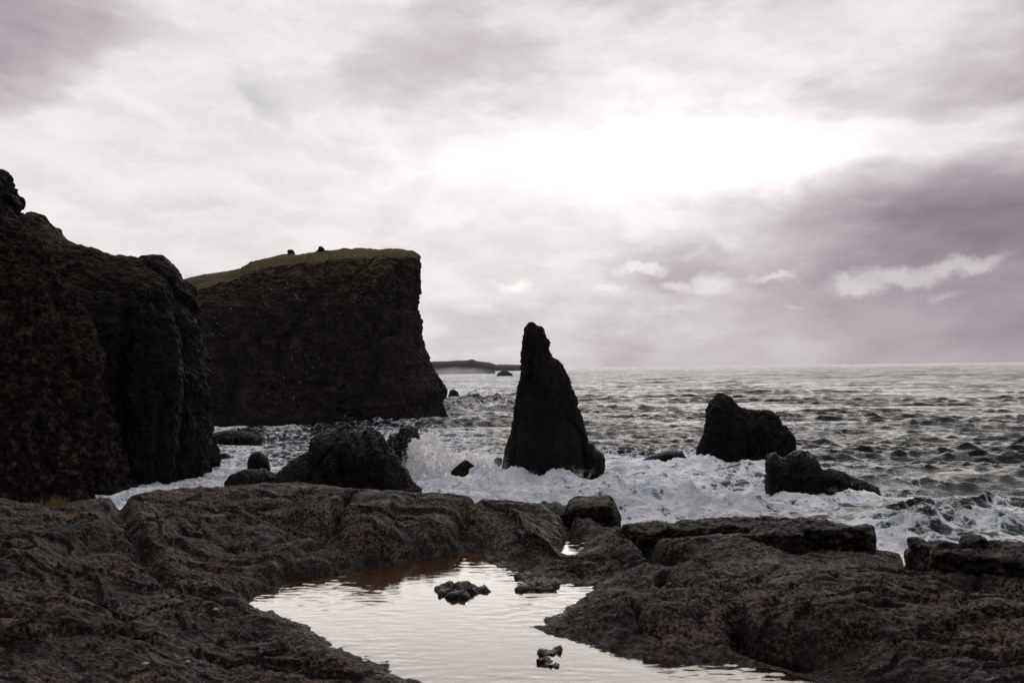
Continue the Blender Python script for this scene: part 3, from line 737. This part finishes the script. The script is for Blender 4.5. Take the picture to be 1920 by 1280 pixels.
rock('rock', [(480, 1000), (512, 905), (538, 874), (560, 856), (574, 846), (584, 822), (600, 809), (626, 803), (650, 797), (664, 802), (676, 816), (684, 800), (692, 798), (702, 806), (716, 814), (730, 836),
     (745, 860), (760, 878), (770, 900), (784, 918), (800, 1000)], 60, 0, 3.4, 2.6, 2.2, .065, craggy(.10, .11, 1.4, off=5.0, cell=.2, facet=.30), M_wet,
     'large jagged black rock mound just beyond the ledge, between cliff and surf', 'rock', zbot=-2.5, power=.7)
rock('rock', [(715, 950), (722, 836), (733, 815), (748, 812), (754, 800), (768, 797), (783, 801), (787, 820), (782, 848), (770, 880), (768, 950)], 79, 0, 1.3, 1.6, 1.0, .08,
     craggy(.10, .09, 1.2, off=7.0, cell=.2), M_wet, 'upright black rock behind the large jagged mound, splashed by the surf', 'rock')
rock('rock', [(460, 930), (463, 876), (466, 860), (474, 849), (487, 846), (500, 858), (506, 878), (510, 930)], 83, 0, .9, 1.0, .7, .06, craggy(.10, .08, 1.0, off=1.0, cell=.10, facet=.16), M_wet,
     'rounded black rock standing in the foamy inlet, left of the large jagged mound', 'rock')
rock('rock', [(415, 960), (423, 903), (434, 890), (460, 881), (500, 880), (522, 890), (545, 905), (560, 960)], 73, 0, 1.6, 2.0, 1.4, .065, craggy(.14, .09, 1.2, off=2.0, cell=.14, facet=.2), M_wet,
     'low glistening flat-topped rock at the left foot of the large jagged mound', 'rock', power=.6)
rock('rock', [(838, 950), (843, 900), (848, 882), (860, 870), (873, 862), (886, 870), (899, 884), (907, 897), (912, 950)], 72.5, 0, 1.0, 1.2, .9, .055, craggy(.12, .08, .9, off=3.0, cell=.08), M_stack,
     'small domed dark rock in the white surf, left of the tall sea stack', 'rock', power=.6)
rock('rock', [(1196, 900), (1202, 864), (1224, 853), (1252, 846), (1278, 846), (1284, 860), (1288, 900)], 87, 0, 1.2, 1.2, .6, .07, craggy(.12, .10, .9, off=4.0, cell=.1, facet=.12), M_wet,
     'low wedge-shaped wet rock awash, between the tall and the broad sea stack', 'rock')
rock('rock', [(398, 900), (402, 850), (412, 848), (426, 849), (436, 860), (440, 900)], 97, 0, 1.0, 1.0, .6, .07, craggy(.15, .08, .9, off=5.0, cell=.1, facet=.15), M_wet,
     'small black rock in the inlet, touching the foot of the near cliff', 'rock')
rock('rock', [(385, 880), (390, 815), (420, 809), (452, 808), (478, 813), (490, 819), (496, 880)], 116, 0, 2.5, 2.5, 1.0, .1, craggy(.2, .14, 1.4, off=6.0, cell=.2, facet=.35), M_wet,
     'wide flat black rock in the inlet between near cliff and headland', 'rock')
rock('rock', [(922, 890), (926, 862), (932, 856), (941, 858), (946, 890)], 84, 0, .5, .5, .3, .05, craggy(.08, .04, .5, off=6.0), M_wet,
     'tiny black rock in the foam touching the left foot of the tall sea stack', 'rock')
rock('rock', [(837, 770), (841, 741), (844, 731), (852, 729), (858, 734), (863, 743), (866, 770)], 296, 0, 2, 2.5, 1.5, .22, craggy(.35, .1, 3, off=2.0), M_head,
     'small rounded rock standing offshore just right of the headland', 'rock')
rock('rock', [(815, 790), (822, 754), (832, 751), (842, 755), (850, 790)], 235, 0, 2, 2.5, 1.5, .2, craggy(.3, .1, 2, off=2.0), M_head,
     'low dark rock at the seaward foot of the headland', 'rock')
rock('rock', [(928, 740), (934, 698), (942, 695), (950, 695), (960, 700), (966, 740)], 1000, 0, 8, 8, 5, .9, craggy(1.0, .3, 8, off=2.0), M_far,
     'distant low rock in the sea, left of the tall sea stack', 'rock')
rock('rock', [(1872, 990), (1882, 944), (1896, 938), (1925, 938), (1950, 950), (1960, 990)], 60, 0, .8, .8, .5, .06, craggy(.1, .04, .8, off=8.0), M_wet,
     'black rock awash in a breaking wave at the right edge', 'rock')
# far coast
rock('coast', [(600, 760), (600, 680), (700, 677), (800, 678), (845, 677), (880, 675), (886, 673), (893, 677), (915, 679), (927, 682), (929, 686), (927, 696), (929, 760)], 1500, 0, 60, 300, 12, 3.2,
     craggy(2.2, 1.0, 25, off=2, strata=.8), M_far, None, None, kind='structure', zbot=-6)
rock('coast', [(700, 760), (700, 685), (900, 684), (940, 683), (980, 684), (1000, 687), (1030, 760)], 2600, 0, 60, 300, 12, 5,
     craggy(2.5, 1.0, 30, off=7), M_far, None, None, kind='structure', zbot=-8)

# ------------------------------------------------------------------ the sea
nA, nR = 1100, 2500
ang = np.radians(np.linspace(-47, 47, nA))
t = np.linspace(0, 1, nR)
rr = np.exp(np.log(22) * (1 - t) + np.log(9500) * t)
AA, RR = np.meshgrid(ang, rr); X = RR * np.sin(AA); Y = RR * np.cos(AA)
cell = np.gradient(rr)[:, None] * np.ones_like(AA)

Z = np.zeros_like(X); DX = np.zeros_like(X); DY = np.zeros_like(X); J = np.zeros_like(X)
wr = np.random.RandomState(3)
lam = np.exp(np.linspace(math.log(1.2), math.log(42), 84))
gust = .45 + .85 * sstep(fbm2(X / 55 + .4 * fbm2(X / 20, Y / 20, 2), Y / 38, 4, .6), -.45, .5)
for k, lm in enumerate(lam):
    th = math.radians(-102 + wr.normal() * (38 if lm < 2.2 else 21 if lm < 14 else 12))       # travelling towards the shore
    K = 2 * math.pi / lm; kx, ky = K * math.cos(th), K * math.sin(th)
    amp = 0.0175 * lm ** .50 * (1.35 if lm < 4 else .66 if lm < 16 else .95) * wr.uniform(.6, 1.25)
    att = sstep(lm / cell, 2.2, 5.0)
    phs = kx * X + ky * Y + wr.uniform(0, 6.28)
    cc = np.cos(phs); ss = np.sin(phs); A_ = amp * att
    Z += A_ * cc * (gust if lm < 12 else 1); q_ = .85
    DX -= q_ * A_ * math.cos(th) * ss; DY -= q_ * A_ * math.sin(th) * ss
    J += q_ * A_ * K * cc
px, py = project(np.stack([X, Y, 0 * X], -1))
# foam coverage, laid out where the swell breaks: control points on the water
FC = [(300, 910, .95), (360, 905, .95), (420, 880, .8), (430, 850, .72), (560, 830, .45), (640, 790, .3), (520, 790, .85), (430, 798, .95), (700, 780, .5), (800, 775, .45), (460, 812, .3), (620, 810, .3), (450, 865, .7), (540, 850, .5),
      (780, 850, .95), (800, 880, 1.), (830, 900, 1.), (900, 900, 1.), (900, 930, 1.), (960, 905, 1.), (1000, 930, .95), (1060, 900, 1.), (1120, 880, .9), (1100, 930, .82), (1150, 960, .8), (1200, 930, 1.), (1300, 945, 1.), (1350, 960, 1.),
      (1200, 880, .78), (1300, 890, .8), (1400, 900, .55), (1380, 880, .5), (1420, 940, .82), (1500, 945, .70), (1600, 940, .48), (1640, 1000, .8), (1680, 1030, .95), (1700, 960, .36), (1800, 960, .40), (1750, 990, .58), (1880, 960, .6), (1900, 990, .6), (1850, 1010, .7), (1560, 975, .6),
      (1650, 900, .25), (1800, 910, .22), (1900, 900, .2), (860, 830, .55), (900, 850, .6), (930, 870, .75), (860, 790, .35), (920, 790, .3), (860, 760, .5), (860, 715, .6), (900, 705, .7), (940, 712, .6), (850, 700, .8), (900, 740, .45), (950, 750, .3), (920, 695, .6),
      (1080, 690, .35), (1100, 700, .25), (1150, 800, .12), (1200, 840, .25), (1250, 750, .05), (1400, 720, .03), (1600, 760, .03), (1800, 760, .03), (1560, 850, .1), (1750, 850, .05), (1150, 740, .08), (960, 820, .3), (1700, 700, .02), (1250, 820, .1), (1900, 820, .03), (2300, 900, .2), (2300, 800, .03), (-200, 850, .5), (1540, 900, .3), (1250, 985, .8), (1500, 1000, .75)]
FC = np.array(FC, float)
def warpy(py, px): return 260 * np.log(np.maximum(py - (689 - .0125 * (px - 960)), 1.0))
def foam_field(px, py):
    vq = warpy(py, px); num = np.zeros_like(px); den = np.zeros_like(px)
    for fx, fy, fv in FC:
        r2 = ((px - fx) ** 2 + (1.25 * (vq - warpy(np.array(fy), np.array(fx)))) ** 2) + 60
        wg = r2 ** -1.6; num += wg * fv; den += wg
    return num / den
foam = coarse(foam_field, px, py)
# surge round the rocks
for (bx, by, rad, am) in [(1030, 888, 5.5, .5), (1395, 868, 9, .35), (1500, 920, 5, .35), (1600, 918, 4, .4), (873, 905, 3, .5), (1243, 868, 4, .3), (1120, 878, 3, .5), (760, 870, 5, .5), (485, 880, 3, .2), (851, 744, 9, .2), (945, 700, 40, .3)]:
    c0 = at_z(bx, by, 0.); foam += am * np.exp(-(((X - c0[0]) ** 2 + (Y - c0[1]) ** 2) / rad ** 2))
crest = np.clip((J - .34) * 1.3, 0, 1) * sstep(RR, 25, 60) * (1 - .4 * sstep(RR, 300, 1500))
foam_c = foam + crest * (.22 + .55 * foam)
white = sstep(foam, .6, .95)
# broken, heaped white water
near = sstep(110 - RR, 0, 25)
tb = ridged2(X / 4.2 + .3 * perlin2(X / 2, Y / 2), Y / 2.6, 3, .5) - .5
Z = Z * (1 - .35 * white) + near * white * (.42 * tb + .05 * (ridged2(X / .7, Y / .6, 3, .6) - .5))
RIDGES = [([(885, 915), (940, 905), (1000, 900), (1060, 915), (1130, 925)], 1.7, 1.25), ([(1130, 905), (1160, 900), (1230, 905)], 1.5, .5), ([(1170, 950), (1230, 940), (1300, 945), (1360, 955), (1420, 965)], 1.6, 1.15),
          ([(800, 905), (850, 915), (890, 925)], 1.5, .5), ([(1715, 1000), (1760, 985), (1830, 985), (1880, 1000)], 1.3, .9), ([(1740, 950), (1830, 945), (1880, 940), (1960, 945)], 1.3, .75),
          ([(840, 770), (900, 752), (960, 765)], 5, 1.6), ([(850, 735), (880, 738), (960, 742)], 6, 1.0), ([(1420, 885), (1450, 880), (1400, 890)], 1.2, .5), ([(1280, 862), (1300, 868), (1320, 880)], 1.3, .6),
          ([(1540, 880), (1700, 905), (1850, 895)], 2.5, .2), ([(560, 800), (640, 795), (700, 792)], 3, .5), ([(1660, 800), (1740, 795), (1860, 800)], 3.0, .4), ([(1500, 860), (1600, 850), (1660, 855)], 2.6, .3)]
for pts, wd, hh_ in RIDGES:
    q = at_z([p[0] for p in pts], [p[1] for p in pts], 0.0)
    dr, nxp, nyp = seg_dist(X + .9 * perlin2(X / 3, Y / 3), Y + .9 * perlin2(X / 3 + 8, Y / 3), [tuple(v[:2]) for v in q], False)
    side = (Y - nyp)
    prof = np.exp(-(dr / (wd * np.where(side > 0, 1.5, .8))) ** 2)
    md = .7 + .5 * perlin2(X / 1.8, Y / 6)
    Z += hh_ * prof * md * (1 + .22 * (ridged2(X / .9, Y / .7, 3, .5) - .5))
V = np.stack([X + DX, Y + DY, Z], -1).reshape(-1, 3)
idx = np.arange(nA * nR).reshape(nR, nA)
Fq = np.stack([idx[:-1, :-1], idx[:-1, 1:], idx[1:, 1:], idx[1:, :-1]], -1).reshape(-1, 4)
me = mesh_np('sea', V, Fq[:, ::-1]); attr(me, 'foam', foam_c.ravel())
m, g, b, geo = new_mat('sea water')
P = geo.outputs['Position']
fa = g.node('ShaderNodeAttribute', attribute_name='foam').outputs['Fac']
Pw = g.v('ADD', P, g.v('SCALE', g.v('SUBTRACT', g.noise(P, .22, 3, .5, color=True), (.5, .5, .5)), scale=3.2))
Pw = g.v('MULTIPLY', Pw, (1.0, .8, 1.0))
# lacy network: thin walls between cells, at two sizes, broken by noise
e1 = g.vor(Pw, .75, 'DISTANCE_TO_EDGE'); e2 = g.vor(Pw, 2.3, 'DISTANCE_TO_EDGE')
lace = g.m('ADD', g.m('MULTIPLY', g.m('SUBTRACT', 1.0, g.ramp(e1, 0, .30)), .5), g.m('MULTIPLY', g.m('SUBTRACT', 1.0, g.ramp(e2, 0, .28)), .35))
nz = g.noise(Pw, .55, 8, .65)
pat = g.m('ADD', g.m('MULTIPLY', lace, .42), g.m('MULTIPLY', nz, .95))
thr = g.m('SUBTRACT', 1.08, g.m('MULTIPLY', fa, .72))
ff = g.ramp(g.m('SUBTRACT', pat, thr), -.10, .20)
ff = g.m('MULTIPLY', ff, g.ramp(fa, .05, .3))
fine = g.ramp(g.m('ADD', g.m('MULTIPLY', g.noise(Pw, 3.0, 4, .6), .3), g.m('MULTIPLY', g.noise(g.v('MULTIPLY', Pw, (.6, 1, 1)), .7, 5, .6), .7)), .36, .56)
wc = g.mix(g.ramp(fa, .45, 1.0), (.006, .014, .017), (.03, .085, .09))
c = g.mix(ff, wc, g.mix(fine, (.66, .76, .88), (.92, .96, 1.0)))
g.put(b.inputs['Base Color'], c); b.inputs['IOR'].default_value = 1.33
b.inputs['Specular IOR Level'].default_value = .11
dist = g.v('LENGTH', g.v('SUBTRACT', P, (0, 0, 10)))
Pa = g.v('MULTIPLY', P, (.6, 1.6, 1))
gusts = g.ramp(g.noise(g.v('MULTIPLY', P, (.5, 1, 1)), .025, 6, .65), .38, .62, .30, 1.35)
hb = g.m('ADD', g.m('MULTIPLY', g.noise(Pa, 1.9, 7, .68), 1.25), g.m('MULTIPLY', g.noise(Pa, .36, 5, .62), 2.6))
farw = g.ramp(dist, 120.0, 900.0)
hb = g.m('ADD', hb, g.m('MULTIPLY', g.m('MULTIPLY', g.noise(Pa, .085, 5, .68), 14.0), farw))
hb = g.m('MULTIPLY', hb, g.m('MULTIPLY', gusts, g.ramp(dist, 150.0, 600.0, 1.0, 1.7)))
g.put(b.inputs['Roughness'], g.m('MAXIMUM', g.ramp(ff, 0, 1, .08, .75), g.ramp(dist, 60, 700, .08, .26)))
hb = g.m('ADD', hb, g.m('MULTIPLY', ff, g.m('MULTIPLY', fine, .5)))
g.put(b.inputs['Normal'], g.bump(hb, 1.0, .34))
link('sea', me, m, kind='structure')

# ------------------------------------------------------------------ spray
M_spray, g, b, geo = new_mat('spray'); b.inputs['Base Color'].default_value = (.9, .91, .94, 1); b.inputs['Roughness'].default_value = .8
tr = g.node('ShaderNodeBsdfTranslucent'); tr.inputs[0].default_value = (.95, .95, .97, 1); mx = g.node('ShaderNodeMixShader'); mx.inputs[0].default_value = .65
g.nt.links.new(b.outputs[0], mx.inputs[1]); g.nt.links.new(tr.outputs[0], mx.inputs[2]); g.nt.links.new(mx.outputs[0], [n for n in g.nt.nodes if n.type == 'OUTPUT_MATERIAL'][0].inputs[0])
b.inputs['Subsurface Weight'].default_value = .0
sr = np.random.RandomState(12)
TET = np.array([(1, 1, 1), (1, -1, -1), (-1, 1, -1), (-1, -1, 1)], float) / 1.7
OCT = np.array([(1, 0, 0), (-1, 0, 0), (0, 1, 0), (0, -1, 0), (0, 0, 1), (0, 0, -1)], float)
OF = np.array([(0, 2, 4), (2, 1, 4), (1, 3, 4), (3, 0, 4), (2, 0, 5), (1, 2, 5), (3, 1, 5), (0, 3, 5)])
def droplets(name, srcs, label):
    C = []; R_ = []
    for (px, py, a_, wx, wz, wy, n, r0, up) in srcs:
        c0 = at_plane(px, py, a_)
        # ragged jets: droplets strung along arcs thrown up from a foot line
        nj = max(6, n // 90)
        jx = sr.normal(0, wx, nj); jy = sr.normal(0, wy, nj); jh = np.abs(sr.normal(.9, .45, nj)) * wz; jl = sr.normal(0, .45, nj) + up
        k = sr.randint(0, nj, n); t_ = sr.beta(1.2, 2.0, n) ** .9
        hgt = jh[k] * t_
        r0 = r0 * .68; C.append(np.stack([c0[0] + jx[k] + jl[k] * hgt * .8 + sr.normal(0, .10, n) * (.5 + 2.2 * t_), c0[1] + jy[k] + sr.normal(0, .12, n) * (.5 + 2 * t_), c0[2] - .3 + hgt + sr.normal(0, .05, n)], 1))
        R_.append(r0 * sr.lognormal(0, .5, n) * (1.25 - .8 * t_))
    C = np.concatenate(C); R_ = np.concatenate(R_); n = len(C)
    V = (C[:, None] + R_[:, None, None] * OCT[None]).reshape(-1, 3)
    Fq = (np.arange(n)[:, None, None] * 6 + OF[None]).reshape(-1, 3)
    return link(name, mesh_np(name, V, Fq), M_spray, None, label, 'spray', kind='stuff')
droplets('spray', [(790, 880, 76, 1.1, 3.6, .8, 5200, .022, .25), (830, 885, 75, 1.6, 2.4, .9, 5200, .022, .2), (900, 885, 76, 1.3, 1.6, .9, 3600, .020, -.1),
                   (960, 893, 74, 1.4, 1.0, .5, 2600, .018, .0), (1010, 893, 73.5, 1.6, .7, .5, 2400, .018, .1), (1060, 890, 74, 1.4, .8, .5, 2200, .018, .1),
                   (1290, 868, 86, .5, 1.0, .4, 900, .020, .0), (1230, 945, 60, 2.0, .8, .5, 3600, .014, .1), (1320, 945, 60, 1.8, .9, .5, 3600, .014, .1), (1560, 915, 66, .6, .7, .4, 900, .016, .1),
                   (1780, 1000, 50, 1.6, .7, .4, 2600, .011, .0), (1660, 1030, 46, .8, .7, .6, 1500, .010, .0), (1900, 948, 59, 1.2, .8, .4, 1500, .014, .0)],
         'fine white spray droplets thrown up by the surf')
M_splash, g, b, geo = new_mat('splash'); P = geo.outputs['Position']
b.inputs['Base Color'].default_value = (.95, .95, .97, 1); b.inputs['Roughness'].default_value = .9
tr = g.node('ShaderNodeBsdfTranslucent'); tr.inputs[0].default_value = (.97, .97, .98, 1)
tp = g.node('ShaderNodeBsdfTransparent')
mx = g.node('ShaderNodeMixShader'); mx.inputs[0].default_value = .75
mx2 = g.node('ShaderNodeMixShader'); g.put(mx2.inputs[0], g.ramp(g.noise(P, 2.2, 7, .72), .50, .40))
g.put(b.inputs['Normal'], g.bump(g.noise(P, 3.0, 5, .6), .6, .15))
for a_, b_ in ((b.outputs[0], mx.inputs[1]), (tr.outputs[0], mx.inputs[2]), (mx.outputs[0], mx2.inputs[1]), (tp.outputs[0], mx2.inputs[2])): g.nt.links.new(a_, b_)
g.nt.links.new(mx2.outputs[0], [n for n in g.nt.nodes if n.type == 'OUTPUT_MATERIAL'][0].inputs[0])
rock('splash', [(764, 930), (762, 880), (766, 842), (776, 822), (786, 826), (796, 812), (810, 808), (818, 820), (826, 826), (836, 842), (850, 850), (866, 854), (884, 852), (905, 857), (925, 866), (942, 880), (946, 930)], 76.5, 0, .8, 1.4, 1.6, .09,
     craggy(.42, .26, 1.3, off=4.0), M_splash, 'white burst of broken water behind the small domed rock', 'spray', zbot=-1, smooth=True, kind='stuff', power=.8)
def mist(name, px, py, a_, size, dens, label, scale=.5, seed=0.0):
    """a drifting cloud of fine spray: soft-edged, uneven volume in its own box"""
    c0 = at_plane(px, py, a_)
    v = np.array([(x, y, z) for x in (-1, 1) for y in (-1, 1) for z in (-1, 1)], float) * np.array(size)
    Fq = [(0, 1, 3, 2), (4, 6, 7, 5), (0, 4, 5, 1), (2, 3, 7, 6), (0, 2, 6, 4), (1, 5, 7, 3)]
    me = mesh_np(name, v, Fq, False)
    m = bpy.data.materials.new(name); m.use_nodes = True; nt = m.node_tree; nt.nodes.clear(); g = G(nt)
    out = g.node('ShaderNodeOutputMaterial'); vol = g.node('ShaderNodeVolumePrincipled'); nt.links.new(vol.outputs[0], out.inputs['Volume'])
    P = g.node('ShaderNodeTexCoord').outputs['Object']
    q = g.v('DIVIDE', P, tuple(size)); r = g.v('LENGTH', g.v('MULTIPLY', q, (1.05, 1.05, 1.05)))
    n = g.noise(g.v('ADD', P, (seed, seed, seed)), scale, 5, .62)
    dn = g.m('MULTIPLY', g.ramp(g.m('SUBTRACT', g.m('ADD', n, .0), g.m('MULTIPLY', r, .42)), .10, .42), g.ramp(r, 1.0, .7))
    g.put(vol.inputs['Density'], g.m('MULTIPLY', dn, dens)); vol.inputs['Color'].default_value = (.95, .95, .97, 1)
    vol.inputs['Anisotropy'].default_value = .35
    o = link(name, me, m, None, label, 'spray mist', kind='stuff'); o.location = Vector(c0)
    return o
mist('mist', 900, 868, 77, (3.6, 2.4, 1.9), .22, 'lower drift of spray left of the tall sea stack', .8, 9)
mist('mist', 850, 700, 900, (60, 120, 9), .0035, 'surf mist drifting in front of the far coast', .05, 4)

# ------------------------------------------------------------------ sea haze
v = np.array([(x, y, z) for x in (-11000, 11000) for y in (-200, 11000) for z in (-12, 90)], float)
me = mesh_np('haze', v, [(0, 1, 3, 2), (4, 6, 7, 5), (0, 4, 5, 1), (2, 3, 7, 6), (0, 2, 6, 4), (1, 5, 7, 3)], False)
m = bpy.data.materials.new('haze'); m.use_nodes = True; nt = m.node_tree; nt.nodes.clear(); g = G(nt)
out = g.node('ShaderNodeOutputMaterial'); vol = g.node('ShaderNodeVolumePrincipled'); nt.links.new(vol.outputs[0], out.inputs['Volume'])
vol.inputs['Density'].default_value = .000035; vol.inputs['Color'].default_value = (.93, .90, .94, 1); vol.inputs['Anisotropy'].default_value = .2
link('haze', me, m, kind='stuff', label='thin sea haze')
